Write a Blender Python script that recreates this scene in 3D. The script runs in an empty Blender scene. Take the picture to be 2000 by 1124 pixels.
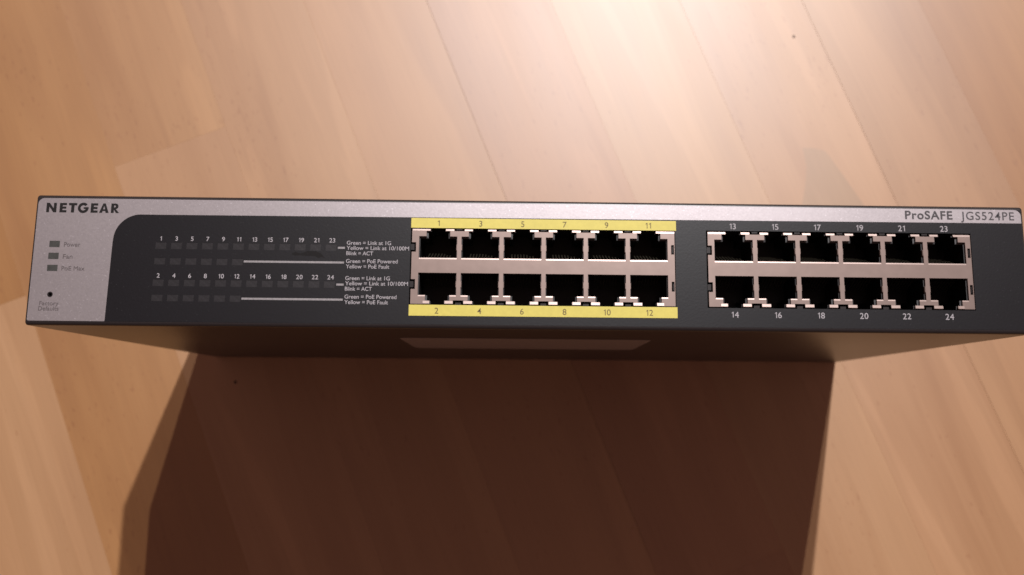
import bpy, bmesh, math, random
from mathutils import Vector, Matrix
S = 0.001                                   # everything below is measured in millimetres
scene = bpy.context.scene
COL = scene.collection

# ------------------------------------------------------------------ camera
def rotvec(x, y, z):
    v = Vector((x, y, z)); return Matrix.Rotation(v.length, 4, v.normalized())
cd = bpy.data.cameras.new('camera'); cam = bpy.data.objects.new('camera', cd); COL.objects.link(cam)
cam.matrix_world = Matrix.Translation(Vector((158.884, -24.927, 433.720)) * S) @ rotvec(0.150619897, -0.0200008242, 0.00914901675)
cd.sensor_width = 36.0; cd.lens = 1595.825 / 2000 * 36
cd.shift_x = -44.66 / 2000; cd.shift_y = -8.28 / 2000
cd.clip_start = 0.01; cd.clip_end = 50
cd.dof.use_dof = True; cd.dof.focus_distance = 0.250; cd.dof.aperture_fstop = 12.5
scene.camera = cam

# ------------------------------------------------------------------ world and lamps
w = bpy.data.worlds.new('World'); scene.world = w; w.use_nodes = True
bg = w.node_tree.nodes['Background']
bg.inputs[0].default_value = (0.205, 0.117, 0.100, 1); bg.inputs[1].default_value = 1.0
def lamp(name, loc, power, color, radius):
    l = bpy.data.lights.new(name, 'POINT'); l.energy = power; l.color = color; l.shadow_soft_size = radius
    o = bpy.data.objects.new(name, l); o.location = Vector(loc) * S; COL.objects.link(o); return o
lamp('ceiling_lamp', (600, 1750, 2576), 515, (0.985, 0.975, 1.0), 0.020)
lamp('far_ceiling_lamp', (2570, 10900, 15300), 5400, (1.0, 0.90, 0.80), 0.05)
scene.view_settings.view_transform = 'Standard'; scene.view_settings.look = 'None'
scene.view_settings.exposure = 0; scene.view_settings.gamma = 1

# ------------------------------------------------------------------ material helpers
class NT:
    def __init__(s, name):
        s.m = bpy.data.materials.new(name); s.m.use_nodes = True; s.t = s.m.node_tree; s.n = s.t.nodes
        s.b = s.n['Principled BSDF']
    def add(s, kind, **kw):
        n = s.n.new(kind)
        for k, v in kw.items(): setattr(n, k, v)
        return n
    def link(s, a, b): s.t.links.new(a, b)
    def put(s, name, v):
        s.b.inputs[name].default_value = v
    def noise(s, vec, scale, detail=2.0, rough=0.5, dist=0.0):
        n = s.add('ShaderNodeTexNoise'); n.inputs['Scale'].default_value = scale; n.inputs['Detail'].default_value = detail
        n.inputs['Roughness'].default_value = rough; n.inputs['Distortion'].default_value = dist
        if vec is not None: s.link(vec, n.inputs['Vector'])
        return n
    def ramp(s, fac, stops):
        r = s.add('ShaderNodeValToRGB'); e = r.color_ramp.elements
        e[0].position, e[0].color = stops[0][0], (*stops[0][1], 1)
        e[1].position, e[1].color = stops[1][0], (*stops[1][1], 1)
        for p, c in stops[2:]:
            k = e.new(p); k.color = (*c, 1)
        s.link(fac, r.inputs['Fac']); return r
    def mix(s, mode, a, b, fac=1.0):
        m = s.add('ShaderNodeMix', data_type='RGBA', blend_type=mode)
        m.inputs[0].default_value = fac
        for i, x in ((6, a), (7, b)):
            if isinstance(x, tuple): m.inputs[i].default_value = (*x, 1)
            else: s.link(x, m.inputs[i])
        return m.outputs[2]
    def bump(s, h, strength, dist):
        b = s.add('ShaderNodeBump'); b.inputs['Strength'].default_value = strength; b.inputs['Distance'].default_value = dist
        s.link(h, b.inputs['Height']); s.link(b.outputs['Normal'], s.b.inputs['Normal']); return b
    def mapping(s, scale=(1, 1, 1), rnd=False, rot=0):
        tc = s.add('ShaderNodeTexCoord'); v = tc.outputs['Object']
        mp = s.add('ShaderNodeMapping'); mp.inputs['Scale'].default_value = scale
        mp.inputs['Rotation'].default_value = (0, 0, rot)
        if rnd:
            oi = s.add('ShaderNodeObjectInfo'); vm = s.add('ShaderNodeVectorMath', operation='SCALE')
            vm.inputs[0].default_value = (7.3, 3.1, 5.7); s.link(oi.outputs['Random'], vm.inputs['Scale'])
            va = s.add('ShaderNodeVectorMath', operation='ADD'); s.link(v, va.inputs[0]); s.link(vm.outputs[0], va.inputs[1]); v = va.outputs[0]
        s.link(v, mp.inputs['Vector']); return mp.outputs['Vector']

def plain(name, col, rough=0.5, metal=0.0, spec=0.5, var=0.06, scale=900, bump=0.0, speck=None):
    n = NT(name); v = n.mapping()
    nz = n.noise(v, scale, 3, 0.6)
    big = n.noise(v, 25, 3, 0.55)
    lo = tuple(c * (1 - var) for c in col); hi = tuple(min(1, c * (1 + var)) for c in col)
    c = n.ramp(nz.outputs['Fac'], [(0.3, lo), (0.7, hi)]).outputs['Color']
    c = n.mix('MULTIPLY', c, n.ramp(big.outputs['Fac'], [(0.3, (1 - var,) * 3), (0.7, (1.0,) * 3)]).outputs['Color'])
    if speck:
        sv = n.noise(v, speck[0], 1, 0.5)
        f = n.ramp(sv.outputs['Fac'], [(speck[1], (0, 0, 0)), (speck[1] + 0.04, (1, 1, 1))])
        mx = n.add('ShaderNodeMix', data_type='RGBA', blend_type='MIX')
        n.link(f.outputs['Color'], mx.inputs[0]); n.link(c, mx.inputs[6]); mx.inputs[7].default_value = (*speck[2], 1)
        c = mx.outputs[2]
    n.link(c, n.b.inputs['Base Color'])
    n.put('Roughness', rough); n.put('Metallic', metal); n.put('Specular IOR Level', spec)
    if bump: n.bump(nz.outputs['Fac'], bump, 0.0001)
    return n.m

M = {}
M['paint'] = plain('dark_grey_sheet_paint', (0.015, 0.012, 0.0125), 0.35, 0, 0.42, 0.1, 1500, 0.12)
M['dark'] = plain('charcoal_printed_film', (0.0028, 0.0028, 0.0046), 0.40, 0, 0.39, 0.14, 1400, 0.16, (1900, 0.74, (0.018, 0.018, 0.02)))
M['silver'] = plain('silver_metallic_film', (0.325, 0.295, 0.305), 0.485, 0.80, 0.5, 0.07, 1600, 0.10, (1700, 0.71, (0.44, 0.41, 0.43)))
M['yellow'] = plain('yellow_print', (0.49, 0.42, 0.088), 0.48, 0, 0.38, 0.05, 700, 0.15)
M['yellow_ink'] = plain('dark_ink_on_yellow', (0.12, 0.085, 0.03), 0.55, 0, 0.3)
M['black_ink'] = plain('black_ink', (0.006, 0.005, 0.005), 0.55, 0, 0.25)
M['grey_ink'] = plain('grey_ink', (0.045, 0.040, 0.043), 0.55, 0, 0.3)
M['faint_ink'] = plain('faint_grey_ink', (0.098, 0.080, 0.082), 0.55, 0, 0.3, 0.3, 1300)
M['white_ink'] = plain('off_white_ink', (0.31, 0.29, 0.305), 0.5, 0, 0.35, 0.2, 1300)
M['line_ink'] = plain('pale_grey_line_ink', (0.22, 0.205, 0.21), 0.5, 0, 0.35, 0.15, 1300)
M['window'] = plain('smoked_indicator_window', (0.0155, 0.0142, 0.0165), 0.42, 0, 0.38, 0.35, 700, 0.3)
M['status'] = plain('grey_indicator_window', (0.040, 0.041, 0.038), 0.4, 0, 0.5, 0.2, 700, 0.2)
M['shield'] = plain('tinned_steel_shield', (0.245, 0.185, 0.165), 0.40, 0.62, 0.5, 0.05, 300, 0.05)
M['plastic'] = plain('black_socket_plastic', (0.004, 0.004, 0.004), 0.5, 0, 0.3)
M['rim'] = plain('grey_socket_rim', (0.020, 0.019, 0.020), 0.45, 0, 0.5)
M['gold'] = plain('gilt_contact', (0.025, 0.021, 0.014), 0.5, 0.3, 0.5)
M['sticker'] = plain('silvery_paper_sticker', (0.17, 0.14, 0.135), 0.65, 0.0, 0.35, 0.06)
M['scuff'] = plain('faint_scuff', (0.0050, 0.0042, 0.0045), 0.42, 0, 0.22, 0.3, 1200)
M['hole'] = plain('dark_recess', (0.003, 0.003, 0.003), 0.8, 0, 0.1)

# beech parquet: colour comes from each plank's own object colour, streaks, fibres and pores from noise
def wood():
    n = NT('beech_parquet'); oi = n.add('ShaderNodeObjectInfo')
    base = oi.outputs['Color']
    v1 = n.mapping((24, 2.6, 1), True, 0.03)                    # x is across the grain, y along it (plank frame)
    broad = n.noise(v1, 1.0, 3, 0.55, 0.9)
    c = n.mix('MULTIPLY', base, n.ramp(broad.outputs['Fac'], [(0.28, (0.88, 0.83, 0.77)), (0.50, (0.985, 0.975, 0.965)), (0.72, (1.06, 1.08, 1.11))]).outputs['Color'])
    v2 = n.mapping((40, 3.6, 1), True, 0.07)
    mid = n.noise(v2, 1.0, 2, 0.5, 0.9)
    c = n.mix('MULTIPLY', c, n.ramp(mid.outputs['Fac'], [(0.36, (0.94, 0.915, 0.88)), (0.45, (1, 1, 1)), (0.58, (1.0, 1.0, 1.0)), (0.63, (1.08, 1.10, 1.14))]).outputs['Color'])
    v3 = n.mapping((900, 26, 1), True)
    fib = n.noise(v3, 1.0, 3, 0.65)
    c = n.mix('MULTIPLY', c, n.ramp(fib.outputs['Fac'], [(0.3, (0.955, 0.95, 0.94)), (0.7, (1.03, 1.03, 1.03))]).outputs['Color'])
    v4 = n.mapping((700, 170, 1), True)                   # short dark pores
    por = n.noise(v4, 1.0, 1, 0.5)
    area = n.noise(n.mapping((16, 7, 1), True), 1.0, 1, 0.5)
    ma = n.add('ShaderNodeMath', operation='MULTIPLY_ADD'); n.link(area.outputs['Fac'], ma.inputs[0]); ma.inputs[1].default_value = 0.35
    n.link(por.outputs['Fac'], ma.inputs[2])
    c = n.mix('MULTIPLY', c, n.ramp(ma.outputs[0], [(0.885, (1, 1, 1)), (0.945, (0.86, 0.79, 0.73))]).outputs['Color'])
    v5 = n.mapping((3.5, 3.5, 3.5), True)
    cl = n.noise(v5, 2.0, 2, 0.5)
    c = n.mix('MULTIPLY', c, n.ramp(cl.outputs['Fac'], [(0.3, (0.94, 0.91, 0.88)), (0.7, (1.05, 1.05, 1.05))]).outputs['Color'])
    n.link(c, n.b.inputs['Base Color'])
    n.put('Specular IOR Level', 0.95); n.put('Coat Weight', 0.28); n.put('Coat Roughness', 0.50); n.put('Coat IOR', 1.5)
    rr = n.add('ShaderNodeMapRange'); rr.inputs[3].default_value = 0.46; rr.inputs[4].default_value = 0.54
    n.link(broad.outputs['Fac'], rr.inputs[0]); n.link(rr.outputs[0], n.b.inputs['Roughness'])
    n.bump(fib.outputs['Fac'], 0.05, 0.0002)
    return n.m
M['wood'] = wood()
M['underlay'] = plain('dark_underlay', (0.05, 0.03, 0.02), 0.8)
M['knot'] = plain('dark_knot', (0.055, 0.026, 0.014), 0.6)

# ------------------------------------------------------------------ object helpers
def link(name, me, mat, parent=None, loc=(0, 0, 0), label=None):
    o = bpy.data.objects.new(name, me); COL.objects.link(o)
    if me is not None and mat is not None and not me.materials: me.materials.append(M[mat])
    o.location = Vector(loc) * S
    if parent is not None: o.parent = parent
    if label: o['label'] = label
    return o
def finish(bm, name, smooth=False):
    me = bpy.data.meshes.new(name)
    for v in bm.verts: v.co *= S
    bmesh.ops.recalc_face_normals(bm, faces=bm.faces[:])
    bm.to_mesh(me); bm.free()
    if smooth:
        for p in me.polygons: p.use_smooth = True
    return me
def add_box(bm, x0, x1, y0, y1, z0, z1, bevel=0.0):
    vs = [bm.verts.new((x, y, z)) for z in (z0, z1) for y in (y0, y1) for x in (x0, x1)]
    fs = [bm.faces.new([vs[i] for i in f]) for f in ((0, 2, 3, 1), (4, 5, 7, 6), (0, 1, 5, 4), (2, 6, 7, 3), (0, 4, 6, 2), (1, 3, 7, 5))]
    if bevel:
        es = [e for e in {e for f in fs for e in f.edges} if all(v in (vs[4], vs[5], vs[6], vs[7]) for v in e.verts)]
        bmesh.ops.bevel(bm, geom=es, offset=bevel, segments=1, affect='EDGES')
def box_mesh(name, *a, bevel=0.0):
    bm = bmesh.new(); add_box(bm, *a, bevel=bevel); return finish(bm, name)
def add_plate(bm, x0, x1, y0, y1, z0, z1, holes):
    """rectangular plate with rectangular cut-outs, as real thickness"""
    xs = sorted({x0, x1, *[v for h in holes for v in (h[0], h[1]) if x0 < v < x1]})
    ys = sorted({y0, y1, *[v for h in holes for v in (h[2], h[3]) if y0 < v < y1]})
    solid = {}
    for i in range(len(xs) - 1):
        for j in range(len(ys) - 1):
            cx, cy = (xs[i] + xs[i + 1]) / 2, (ys[j] + ys[j + 1]) / 2
            if not any(h[0] < cx < h[1] and h[2] < cy < h[3] for h in holes): solid[i, j] = 1
    V = {}
    def v(i, j, k):
        if (i, j, k) not in V: V[i, j, k] = bm.verts.new((xs[i], ys[j], (z0, z1)[k]))
        return V[i, j, k]
    for (i, j) in solid:
        bm.faces.new((v(i, j, 1), v(i + 1, j, 1), v(i + 1, j + 1, 1), v(i, j + 1, 1)))
        bm.faces.new((v(i, j, 0), v(i, j + 1, 0), v(i + 1, j + 1, 0), v(i + 1, j, 0)))
        for di, dj, a, b in ((-1, 0, (i, j), (i, j + 1)), (1, 0, (i + 1, j), (i + 1, j + 1)), (0, -1, (i, j), (i + 1, j)), (0, 1, (i, j + 1), (i + 1, j + 1))):
            if (i + di, j + dj) not in solid:
                bm.faces.new((v(*a, 0), v(*b, 0), v(*b, 1), v(*a, 1)))
def curve_mesh(name, loops, z0, z1):
    """filled outline(s) with holes, extruded from z0 to z1"""
    cu = bpy.data.curves.new(name, 'CURVE'); cu.dimensions = '2D'; cu.fill_mode = 'BOTH'
    cu.extrude = (z1 - z0) / 2 * S
    for lp in loops:
        sp = cu.splines.new('POLY'); sp.points.add(len(lp) - 1)
        for p, q in zip(sp.points, lp): p.co = (q[0] * S, q[1] * S, 0, 1)
        sp.use_cyclic_u = True
    o = bpy.data.objects.new(name, cu); COL.objects.link(o); bpy.context.view_layer.update()
    me = bpy.data.meshes.new_from_object(o.evaluated_get(bpy.context.evaluated_depsgraph_get()))
    bpy.data.objects.remove(o); bpy.data.curves.remove(cu)
    me.name = name
    for v in me.vertices: v.co.z += (z0 + z1) / 2 * S
    return me
def rect(x0, x1, y0, y1): return [(x0, y0), (x1, y0), (x1, y1), (x0, y1)]
def arc(cx, cy, r, a0, a1, n=8): return [(cx + r * math.cos(math.radians(a0 + (a1 - a0) * i / n)), cy + r * math.sin(math.radians(a0 + (a1 - a0) * i / n))) for i in range(n + 1)]
TXT = {}
def text(s, name, mat, parent, x0, y0, h, x1=None, cx=None, bold=0.0, z=169.14, spacing=1.0, width=None):
    """lettering: baseline y0, cap height h; fitted to x0..x1, or centred on cx"""
    key = (s, h, bold, spacing)
    if key not in TXT:
        cu = bpy.data.curves.new(name, 'FONT'); cu.body = s; cu.size = 1.0; cu.extrude = 0.004; cu.offset = bold; cu.space_character = spacing
        o = bpy.data.objects.new(name, cu); COL.objects.link(o); bpy.context.view_layer.update()
        me = bpy.data.meshes.new_from_object(o.evaluated_get(bpy.context.evaluated_depsgraph_get()))
        bpy.data.objects.remove(o); bpy.data.curves.remove(cu)
        k = h / CAP * S
        for v in me.vertices: v.co.x *= k; v.co.y *= k; v.co.z = 0.015 * S if v.co.z > 0 else -0.01 * S
        xs = [v.co.x for v in me.vertices]; lo, hi = min(xs), max(xs)
        for v in me.vertices: v.co.x -= lo
        me['w'] = (hi - lo) / S; TXT[key] = me
    me = TXT[key]; wd = me['w']
    if x1 is not None:
        me = me.copy(); f = (x1 - x0) / wd
        for v in me.vertices: v.co.x *= f
    elif width is not None:
        me = me.copy()
        for v in me.vertices: v.co.x *= width
        wd *= width
    if cx is not None: x0 = cx - wd / 2
    return link(name, me, mat, parent, (x0, y0, z))
def number(n_, name, mat, parent, cx, y0, h, bold=0.0, z=169.14):
    """a port number; the figure 1 has a small flag at its head"""
    w1 = 0.42 * h; gap = 0.13 * h; t = (0.13 + 2 * bold) * h
    parts, x = [], 0.0
    for ch in n_:
        if ch == '1':
            key = ('one', h, bold)
            if key not in TXT:
                me = curve_mesh('one', [[(w1 - t, 0), (w1, 0), (w1, h), (w1 - t * 0.9, h), (0.06 * h, 0.78 * h), (0.14 * h, 0.69 * h), (w1 - t, 0.84 * h)]], -0.01, 0.015)
                TXT[key] = me
            parts.append((TXT[key], x)); x += w1 + gap * 1.5
        else:
            o = text(ch, name, mat, None, 0, 0, h, bold=bold); me = o.data; wd = me['w']; bpy.data.objects.remove(o)
            parts.append((me, x)); x += wd + gap
    tot = x - gap
    bm = bmesh.new()
    for me, dx in parts:
        n0 = len(bm.verts); bm.from_mesh(me); bm.verts.ensure_lookup_table()
        for v in bm.verts[n0:]: v.co.x += dx * S
    me = bpy.data.meshes.new(name); bm.to_mesh(me); bm.free()
    return link(name, me, mat, parent, (cx - tot / 2, y0, z))
CAP = 0.729
_c = bpy.data.curves.new('cap', 'FONT'); _c.body = 'E'; _o = bpy.data.objects.new('cap', _c); COL.objects.link(_o); bpy.context.view_layer.update()
_m = bpy.data.meshes.new_from_object(_o.evaluated_get(bpy.context.evaluated_depsgraph_get())); CAP = max(v.co.y for v in _m.vertices)
bpy.data.objects.remove(_o); bpy.data.curves.remove(_c); bpy.data.meshes.remove(_m)

# ------------------------------------------------------------------ the floor: beech parquet strips
random.seed(11)
GA = math.atan2(0.3754, 0.9269)                          # the grain runs up and to the left
floor = link('floor', box_mesh('floor', -1500, 1500, -1500, 1500, -14, -7), 'underlay')
floor['kind'] = 'structure'
floor.rotation_euler = (0, 0, GA)
joints = {-1: -147.6, 0: -82.9, 1: -18.5, 2: 44.5, 3: 108.5, 4: 173.0, 5: 238.6, 6: 307.0, 7: 372.5, 8: 435.5}
def jv(k):
    if k < -1: return joints[-1] + 64.7 * (k + 1)
    if k > 8: return joints[8] + 64.7 * (k - 8)
    return joints[k]
TINT = {-1: (0.300, 0.183, 0.106), 0: (0.285, 0.161, 0.085), 1: (0.305, 0.186, 0.108), 2: (0.318, 0.198, 0.116), 3: (0.325, 0.199, 0.117),
        4: (0.312, 0.184, 0.112), 5: (0.352, 0.230, 0.146), 6: (0.328, 0.205, 0.126), 7: (0.308, 0.191, 0.112), 8: (0.270, 0.145, 0.058)}
ENDS = {-1: [67.5], 1: [118.0], 0: [-225], 5: [-300], 4: [330], 2: [-190], 6: [-120], 7: [-260], 3: [260], 8: [-330]}
SPECIAL = {(-1, 'hi'): (0.268, 0.145, 0.050), (-1, 'lo'): (0.330, 0.214, 0.134), (1, 'hi'): (0.302, 0.180, 0.090), (1, 'lo'): (0.318, 0.198, 0.118),
           (0, 'hi'): (0.284, 0.160, 0.066), (8, 'lo'): (0.285, 0.166, 0.092)}  # left 'hi' tints: own wood tone plus warm corner vignetting painted in
for k in range(-16, 20):
    v0, v1 = jv(k), jv(k + 1)
    if k in ENDS:
        cuts = sorted(ENDS[k]); L, Rr = cuts[0], cuts[-1]
    else:
        L = Rr = random.uniform(-250, 250); cuts = [L]
    while cuts[0] > -1250: cuts.insert(0, cuts[0] - random.uniform(400, 560))
    while cuts[-1] < 1250: cuts.append(cuts[-1] + random.uniform(400, 560))
    for u0, u1 in zip(cuts, cuts[1:]):
        g = 0.008; drop = random.uniform(0, 0.012)
        if k in (4, 7): g = 0.05
        me = box_mesh('plank', v0 + g, v1 - (0.05 if k in (3, 6) else 0.008), u0 + 0.01, u1 - 0.01, -7, -drop, bevel=(0.06 if k in (3, 6) else 0.03))
        me.materials.append(M['wood'])
        p = link('plank', me, None, floor)
        tint = TINT.get(k, (random.uniform(0.27, 0.35),) * 3)
        if k not in TINT: tint = (tint[0], tint[0] * random.uniform(0.57, 0.63), tint[0] * random.uniform(0.32, 0.38))
        if k in ENDS:
            if abs(u0 - ENDS[k][0]) < 1: tint = SPECIAL.get((k, 'hi'), tint)
            elif abs(u1 - ENDS[k][0]) < 1: tint = SPECIAL.get((k, 'lo'), tint)
        p.color = (tint[0] * 0.90, tint[1] * 0.742, tint[2] * 0.535, 1)
def knot(wx, wy, r):
    bm = bmesh.new()
    bmesh.ops.create_uvsphere(bm, u_segments=12, v_segments=6, radius=1.0)
    for v in bm.verts:
        f = 1 + 0.18 * math.sin(5 * v.co.x + 3 * v.co.y)
        v.co = Vector((v.co.x * r * f, v.co.y * r * 1.2 * f, v.co.z * 0.14))
    me = finish(bm, 'knot', True)
    c, s_ = math.cos(-GA), math.sin(-GA)
    link('knot', me, 'knot', floor, (wx * c - wy * s_, wx * s_ + wy * c, 0.0))
def patch(pts, tint):
    """a darker streak of heartwood showing in one strip"""
    c, s_ = math.cos(-GA), math.sin(-GA)
    me = curve_mesh('heartwood_streak', [[(x * c - y * s_, x * s_ + y * c) for x, y in pts]], -0.02, 0.006); me.materials.append(M['wood'])
    link('heartwood_streak', me, None, floor).color = (*tint, 1)
patch([(315.2, 118.6), (321.8, 118.4), (328.1, 116.9), (332.6, 110.0), (340.2, 98.5), (350.0, 83.0), (312.8, 82.0), (316.0, 97.8), (317.0, 107.8)], (0.262, 0.146, 0.068))
knot(313, 184, 0.75); knot(11, -13, 0.8)

# ------------------------------------------------------------------ the network switch standing on its rear edge
W, H, D = 328.0, 43.1, 169.0
sw = bpy.data.objects.new('network_switch', None); COL.objects.link(sw); sw.empty_display_size = 0.05
sw['label'] = 'grey metal 24-port network switch standing on its rear end on the parquet floor'
sw['category'] = 'network switch'

# housing: folded sheet steel, rounded where it bends round to the front
def ring(bm, ix, iy, z, r=0.7, n=4):
    pts = []
    x0, x1, y0, y1 = ix, W - ix, iy, H - iy
    for cx, cy, a in ((x1 - r, y1 - r, 0), (x0 + r, y1 - r, 90), (x0 + r, y0 + r, 180), (x1 - r, y0 + r, 270)):
        pts += arc(cx, cy, r, a, a + 90, n)
    return [bm.verts.new((p[0], p[1], z)) for p in pts]
bm = bmesh.new(); rings = []
prof = [(0.5, 0.5, 0.0), (0.1, 0.1, 0.25), (0, 0, 0.7)]
for i in range(0, 7):
    a = math.radians(90 * i / 6); prof.append((0.5 * (1 - math.cos(a)), 1.25 * (1 - math.cos(a)), D - 1.25 + 1.25 * math.sin(a)))
prof += [(1.3, 2.2, D), (1.3, 2.2, D - 1.2)]
for ix, iy, z in prof: rings.append(ring(bm, ix, iy, z))
for a, b in zip(rings, rings[1:]):
    n = len(a)
    for i in range(n): bm.faces.new((a[i], a[(i + 1) % n], b[(i + 1) % n], b[i]))
bm.faces.new(list(reversed(rings[0])))
housing = link('housing', finish(bm, 'housing', True), 'paint', sw)
for p in housing.data.polygons:
    if len(p.vertices) > 4: p.use_smooth = False

# block openings in the front
B = [dict(x0=123.45, x1=210.25, px=125.8, pitch=13.92), dict(x0=221.30, x1=309.45, px=223.5, pitch=14.27)]
cut = [(123.05, 210.45, 7.85, 33.35), (220.75, 309.6, 7.75, 33.6)]
bm = bmesh.new(); add_plate(bm, 1.32, W - 1.32, 2.22, H - 2.22, D - 1.2, D - 0.01, cut + [(6.9, 7.9, 9.45, 10.45)])
front = link('front_panel', finish(bm, 'front_panel'), 'paint', sw)
bm = bmesh.new(); add_box(bm, 6, 9, 8.5, 11.5, D - 6, D - 4)
link('reset_button', finish(bm, 'reset_button'), 'hole', front)

# silver overlay with rounded top corners, and the charcoal field with its one big rounded corner
ZF = D + 0.03
XL, XR, YB, YT = 0.80, 327.15, 1.42, 41.9
silver_outer = [(XL + 0.35, YB), (25.45, YB)] + [(25.55, YB + 0.3), (25.95, 27.2)]
silver_outer += arc(34.6, 28.2, 8.55, 178, 92, 16) + [(36.5, 36.72), (XR, 37.3)]
silver_outer += arc(XR - 2.2, YT - 2.2, 2.2, 0, 90, 6) + arc(XL + 2.0, YT - 2.0, 2.0, 90, 180, 6) + [(XL, YB + 0.35)]
st = [(5.65, 9.0, 25.5, 27.6), (5.65, 9.0, 21.55, 23.65), (5.65, 9.0, 17.6, 19.65)]
holes = [rect(*s) for s in st] + [arc(7.4, 9.95, 0.92, 0, 360, 20)[:-1]]
silver = link('silver_overlay', curve_mesh('silver_overlay', [silver_outer] + holes, ZF - 0.02, ZF + 0.05), 'silver', sw)
dark_outer = [(25.55, YB), (25.70, YB + 0.3), (26.05, 27.2)] + arc(34.6, 28.2, 8.45, 178, 92, 16) + [(36.5, 36.62), (XR, 37.2), (XR, YB + 0.3), (XR - 0.3, YB)]
rows = [(25.3, 27.5, 12, 14), (20.15, 22.35, 6, 6), (13.05, 15.25, 12, 12), (8.1, 10.2, 6, 6)]
wins = []
for r_, (y0, y1, cnt, _) in enumerate(rows):
    for i in range(cnt):
        x = 39.9 + 5.035 * i; wins.append((x, x + 3.55, y0, y1))
dh = [rect(*w_) for w_ in wins] + [rect(*c) for c in cut]
dark = link('charcoal_overlay', curve_mesh('charcoal_overlay', [dark_outer] + dh, ZF - 0.02, ZF + 0.05), 'dark', sw)
for s_ in st:
    link('status_light', box_mesh('status_light', s_[0] + 0.02, s_[1] - 0.02, s_[2] + 0.02, s_[3] - 0.02, D - 0.005, D + 0.045), 'status', silver)
wm = None
for x0, x1, y0, y1 in wins:
    if wm is None:
        wm = box_mesh('indicator_window', 0.02, 3.53, 0.02, 2.15, -0.005, 0.055); wm.materials.append(M['window'])
    link('indicator_window', wm, None, dark, (x0, y0, D))

# lettering on the silver part
def logo_letters():
    h = 3.18; L = []
    def P(x, pts, sx=1.0): return [(x + px * sx, py * h) for px, py in pts]
    L.append([P(3.55, [(0, 0), (0, 1), (0.95, 1), (2.35, 0.42), (2.35, 1), (3.28, 1), (3.28, 0), (2.3, 0), (0.92, 0.60), (0.92, 0)])])
    def E(x, w): return [P(x, [(0, 0), (0, 1), (w, 1), (w, 0.76), (0.95, 0.76), (0.95, 0.62), (w * 0.95, 0.62), (w * 0.95, 0.39), (0.95, 0.39), (0.95, 0.24), (w, 0.24), (w, 0)])]
    L.append(E(7.85, 2.25))
    L.append([P(10.75, [(0.85, 0), (0.85, 0.76), (0, 0.76), (0, 1), (2.7, 1), (2.7, 0.76), (1.85, 0.76), (1.85, 0)])])
    cx, cy, ro, ri = 15.5, h * 0.5, 1.76, 0.88
    g = arc(cx, cy, ro, 42, 352, 22) + [(cx + ro + 0.02, cy + 0.25), (cx + 0.1, cy + 0.25), (cx + 0.1, cy - 0.35), (cx + ri * 0.88, cy - 0.35)] + arc(cx, cy, ri, 325, 42, 16)
    L.append([g])
    L.append(E(17.95, 2.3))
    L.append([P(20.75, [(0, 0), (1.15, 1), (1.95, 1), (3.1, 0), (2.12, 0), (1.95, 0.2), (1.12, 0.2), (0.96, 0)]), P(20.75, [(1.2, 0.38), (1.88, 0.38), (1.54, 0.72)])])
    bowl = [(1.4, 1)] + [(1.4 + 0.95 * math.sin(math.radians(a)), 0.70 + 0.30 * math.cos(math.radians(a))) for a in range(10, 171, 20)] + [(1.55, 0.41)]
    L.append([P(24.55, [(0, 0), (0, 1)] + bowl + [(2.72, 0), (1.65, 0), (0.97, 0.34), (0.94, 0.34), (0.94, 0)]), P(24.55, [(0.94, 0.59), (0.94, 0.80), (1.25, 0.80), (1.42, 0.76), (1.47, 0.7), (1.42, 0.63), (1.25, 0.59)])])
    return [[[(x, y + 37.13) for x, y in lp] for lp in let] for let in L]
lg = link('logo_lettering', curve_mesh('logo_lettering', [lp for let in logo_letters() for lp in let], ZF + 0.055, ZF + 0.085), 'black_ink', silver)
text('ProSAFE', 'model_lettering', 'grey_ink', silver, 287.9, 38.45, 2.7, x1=303.9, bold=0.022, spacing=1.12)
text('JGS524PE', 'model_lettering', 'grey_ink', silver, 306.8, 38.38, 2.7, x1=324.8, bold=0.004, spacing=1.15)
text('Power', 'lettering', 'faint_ink', silver, 10.4, 25.75, 1.45, x1=15.6)
text('Fan', 'lettering', 'faint_ink', silver, 10.4, 21.75, 1.45, x1=13.5)
text('PoE Max', 'lettering', 'faint_ink', silver, 10.3, 17.9, 1.4, x1=17.7)
text('Factory', 'lettering', 'faint_ink', silver, 4.3, 6.45, 1.3, x1=10.4)
text('Defaults', 'lettering', 'faint_ink', silver, 4.1, 4.75, 1.3, x1=10.6)

# lettering on the charcoal part
for i in range(12):
    cx = 41.6 + 5.07 * i
    number(str(2 * i + 1), 'indicator_number', 'white_ink', dark, cx, 28.08, 1.4, 0.012)
    number(str(2 * i + 2), 'indicator_number', 'white_ink', dark, cx, 15.80, 1.4, 0.012)
def line(x0, x1, y): link('legend_line', box_mesh('legend_line', x0, x1, y - 0.33, y + 0.33, ZF + 0.055, ZF + 0.08), 'line_ink', dark)
line(99.3, 101.6, 26.35); line(68.9, 101.5, 21.45); line(99.3, 101.7, 14.15); line(68.9, 101.6, 9.2)
for base in (28.06, 16.31):
    for s_, dy, xe in (('Green = Link at 1G', 0, 116.65), ('Yellow = Link at 10/100M', -1.72, 122.6), ('Blink = ACT', -3.5, 110.9), ('Green = PoE Powered', -6.1, 119.0), ('Yellow = PoE Fault', -7.88, 116.3)):
        text(s_, 'legend_lettering', 'white_ink', dark, 102.15, base + dy - 0.62, 1.25, x1=xe, bold=0.010)

scuff = [(84.2, 24.1), (85.4, 24.9), (87.2, 24.3), (89.6, 25.2), (92.3, 25.1), (93.9, 24.4), (95.2, 22.9), (93.9, 23.3), (93.2, 22.7), (92.0, 23.5), (89.2, 23.5), (87.0, 23.7), (85.6, 23.6)]
link('scuff_mark', curve_mesh('scuff_mark', [scuff], ZF + 0.052, ZF + 0.06), 'scuff', dark)

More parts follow.
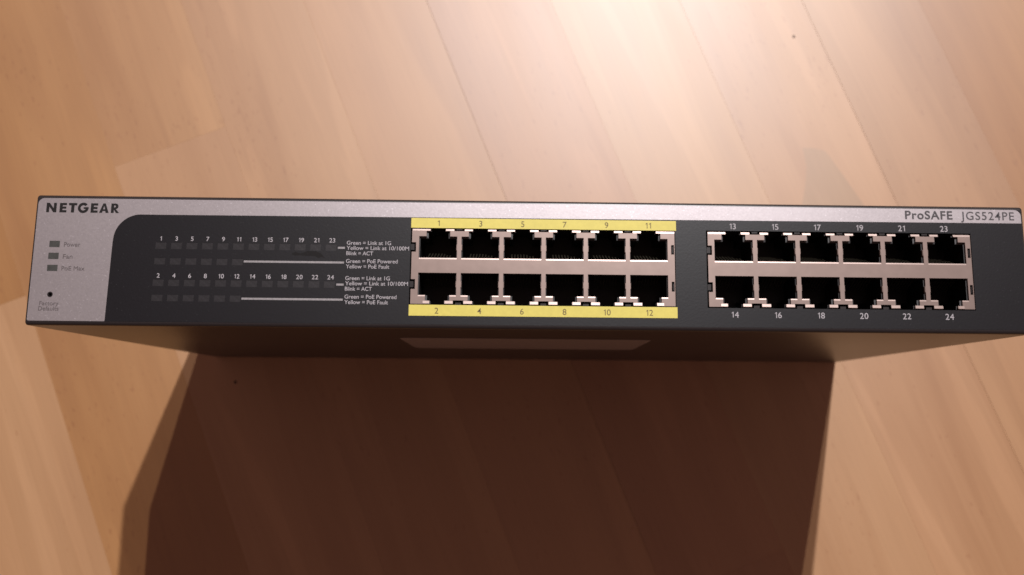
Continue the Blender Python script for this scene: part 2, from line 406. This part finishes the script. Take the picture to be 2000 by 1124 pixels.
# the yellow strips above and below the first block
for y0, y1, yn, first in ((33.38, 36.70, 34.05, 1), (4.22, 7.82, 4.95, 2)):
    ys_ = link('yellow_strip', box_mesh('yellow_strip', 123.08, 210.78, y0, y1, ZF + 0.055, ZF + 0.095), 'yellow', sw)
    for i in range(6):
        number(str(first + 2 * i), 'port_number', 'yellow_ink', ys_, 132.1 + 13.89 * i, yn, 1.9, 0.004, ZF + 0.115)
for y0, first in ((34.15, 13), (4.6, 14)):
    for i in range(6):
        number(str(first + 2 * i), 'port_number', 'white_ink', dark, 229.65 + 14.2 * i, y0, 1.9, 0.008)

# ------------------------------------------------------------------ port blocks
PW = 12.5
ZS = D - 0.12                                            # face of the tinned shields
def socket_profile(top, grow=0.0):
    """outline of one jack opening, x from its left edge; top row has its latch upward"""
    g = grow
    if top: pts = [(0 + g, 23.42), (PW - g, 23.42), (PW - g, 30.62), (10.15 - g * 2, 30.62), (10.15 - g * 2, 32.42), (8.7 - g, 32.42), (8.7 - g, 33.3), (3.7 + g, 33.3), (3.7 + g, 32.42), (2.4 + g * 2, 32.42), (2.4 + g * 2, 30.62), (0 + g, 30.62)]
    else: pts = [(0 + g, 18.42), (0 + g, 11.05), (2.4 + g * 2, 11.05), (2.4 + g * 2, 9.2), (3.85 + g, 9.2), (3.85 + g, 8.1), (8.8 - g, 8.1), (8.8 - g, 9.2), (10.3 - g * 2, 9.2), (10.3 - g * 2, 11.05), (PW - g, 11.05), (PW - g, 18.42)]
    return pts
def socket_mesh(top, wide):
    bm = bmesh.new(); o = socket_profile(top); i_ = socket_profile(top, 0.28)
    # the dark rim just inside the shield also closes in at the latch steps
    def shift(p):
        x, y = p
        if top and 30 < y < 31: y -= 0.55
        if not top and 10.5 < y < 11.5: y += 0.0
        return (x, y)
    i_ = [shift(p) for p in i_]
    def rg(pts, z): return [bm.verts.new((p[0] * wide, p[1], z)) for p in pts]
    a = rg(o, D - 0.9); b = rg(i_, D - 1.0); c = rg(i_, D - 13)
    n = len(a); F = []
    for r0, r1, mi in ((a, b, 1), (b, c, 0)):
        for k in range(n):
            f = bm.faces.new((r0[k], r0[(k + 1) % n], r1[(k + 1) % n], r1[k])); f.material_index = mi
    f = bm.faces.new(c); f.material_index = 0
    bmesh.ops.triangulate(bm, faces=[f])
    me = finish(bm, 'socket'); me.materials.append(M['plastic']); me.materials.append(M['rim']); return me
def pins_mesh(top, wide):
    bm = bmesh.new()
    for k in range(8):
        x = (PW / 2 - 3.57 + 1.02 * k) * wide
        if top: ya, yb = 24.0, 26.6
        else: ya, yb = 17.9, 15.2
        vs = []
        for y, z in ((ya, D - 3.2), (yb, D - 9.5)):
            for dx, dz in ((-0.16, 0), (0.16, 0), (0.16, -0.3), (-0.16, -0.3)): vs.append(bm.verts.new((x + dx, y, z + dz)))
        for q in ((0, 1, 5, 4), (1, 2, 6, 5), (2, 3, 7, 6), (3, 0, 4, 7), (0, 3, 2, 1), (4, 5, 6, 7)): bm.faces.new([vs[j] for j in q])
    me = finish(bm, 'contact_pins'); me.materials.append(M['gold']); return me
for b in B:
    wide = b['pitch'] / 13.92; x0, x1 = b['x0'], b['x1']
    hl = []; tabs = []
    for i in range(6):
        px = b['px'] + b['pitch'] * i
        hl += [(px, px + PW * wide, 22.98, 30.62), (px + 2.4 * wide, px + 10.15 * wide, 30.62, 32.42), (px + 3.7 * wide, px + 8.7 * wide, 32.42, 33.4)]
        hl += [(px, px + PW * wide, 10.66, 18.42), (px + 2.4 * wide, px + 10.3 * wide, 9.2, 11.05), (px + 3.85 * wide, px + 8.8 * wide, 8.0, 9.2)]
        if i:
            c = px - (b['pitch'] - PW * wide) / 2
            hl += [(c - 1.7, c + 1.7, 32.45, 33.4), (c - 1.7, c + 1.7, 8.0, 9.35)]
    hl += [(x0 - 1, x0 + 1.35, 25.4, 28.55), (x0 - 1, x0 + 1.35, 13.0, 16.25), (x1 - 1.15, x1 - 0.25, 25.4, 28.55), (x1 - 1.15, x1 - 0.25, 13.0, 16.25)]
    bm = bmesh.new()
    hl += [(x0 - 1, x1 + 1, 32.50, 33.4)]                # the folded top edge is added as tabs below
    add_plate(bm, x0, x1, 8.12, 33.22, ZS - 0.75, ZS, hl)
    bmesh.ops.remove_doubles(bm, verts=bm.verts[:], dist=1e-4)
    # little spring dimples on each divider
    for i in range(7):
        c = b['px'] + b['pitch'] * i - (b['pitch'] - PW * wide) / 2
        if i in (0, 6): continue
        for y in (27.0, 14.7):
            add_box(bm, c - 0.96, c + 0.96, y - 1.05, y + 1.05, ZS - 0.7, ZS - 0.08, bevel=0.12)
    # folded tabs along the top and at the bottom of each latch opening, leaning back towards +Y
    def tab(xa, xb, ya, yb, za, zb):
        vs = [bm.verts.new(q) for q in ((xa, ya, za), (xb, ya, za), (xb, yb, zb), (xa, yb, zb), (xa, ya, za - 0.6), (xb, ya, za - 0.6), (xb, yb, zb - 0.6), (xa, yb, zb - 0.6))]
        for q in ((0, 1, 2, 3), (7, 6, 5, 4), (0, 4, 5, 1), (1, 5, 6, 2), (2, 6, 7, 3), (3, 7, 4, 0)): bm.faces.new([vs[j] for j in q])
    edges = []
    for i in range(6):
        px = b['px'] + b['pitch'] * i
        cl = px - (b['pitch'] - PW * wide) / 2; cr = cl + b['pitch']
        l0 = (x0 if i == 0 else cl + 1.7); r1 = (x1 if i == 5 else cr - 1.7)
        tab(l0 + (0.1 if i == 0 else 0), px + 3.7 * wide, 32.50, 33.18, ZS - 0.01, ZS - 0.18); tab(px + 8.7 * wide, r1, 32.50, 33.18, ZS - 0.01, ZS - 0.18)
        tab(px + 1.7 if i == 0 else l0, px + 3.87 * wide, 8.24, 9.18, ZS + 0.145, ZS + 0.01); tab(px + 8.78 * wide, px + 11.1 if i == 5 else r1, 8.24, 9.18, ZS + 0.145, ZS + 0.01)
        tab(px + 0.01, px + PW * wide - 0.01, 22.96, 23.42, ZS - 0.005, ZS - 0.095)
        tab(px + 0.01, px + 2.4 * wide, 10.64, 11.05, ZS - 0.005, ZS - 0.085); tab(px + 10.3 * wide, px + PW * wide - 0.01, 10.64, 11.05, ZS - 0.005, ZS - 0.085)
    sh = link('port_block', finish(bm, 'port_block'), 'shield', sw)
    bv = sh.modifiers.new('bevel', 'BEVEL'); bv.width = 0.11 * S; bv.segments = 2; bv.limit_method = 'ANGLE'; bv.angle_limit = math.radians(50)
    # chassis fingers poking into the notches
    bm = bmesh.new()
    for i in range(1, 6):
        c = b['px'] + b['pitch'] * i - (b['pitch'] - PW * wide) / 2
        add_box(bm, c - 0.95, c + 0.95, 7.8, 8.65, ZS - 0.8, ZS - 0.1); add_box(bm, c - 0.95, c + 0.95, 32.85, 33.4, ZS - 0.8, ZS - 0.1)
    for y in (14.6, 27.0):
        add_box(bm, x0 - 0.35, x0 + 0.85, y - 1.0, y + 1.0, ZS - 0.8, ZS - 0.2); add_box(bm, x1 - 0.75, x1 - 0.45, y - 1.1, y + 1.1, ZS - 0.8, ZS - 0.2)
    link('grounding_fingers', finish(bm, 'grounding_fingers'), 'paint', sh)
    bm = bmesh.new(); add_box(bm, x0 - 0.3, x1 + 0.1, 7.9, 33.3, D - 20, D - 13.2)
    link('socket_back', finish(bm, 'socket_back'), 'hole', sh)
    for top in (True, False):
        sm = socket_mesh(top, wide); pm = pins_mesh(top, wide)
        for i in range(6):
            px = b['px'] + b['pitch'] * i
            link('socket', sm, None, sh, (px, 0, 0)); link('contact_pins', pm, None, sh, (px, 0, 0))

# rating sticker on the underside, which faces the lower edge of the photo
lab = [(0, 0), (93, 0), (93, 52), (0, 52)]
pts = arc(93 - 3, 3, 3, -90, 0, 5) + arc(93 - 3, 49, 3, 0, 90, 5) + arc(3, 49, 3, 90, 180, 5) + arc(3, 3, 3, 180, 270, 5)
me = curve_mesh('rating_sticker', [pts], 0, 0.12)
stick = link('rating_sticker', me, 'sticker', sw, (115, -0.02, 82))
stick.rotation_euler = (math.radians(90), 0, 0)
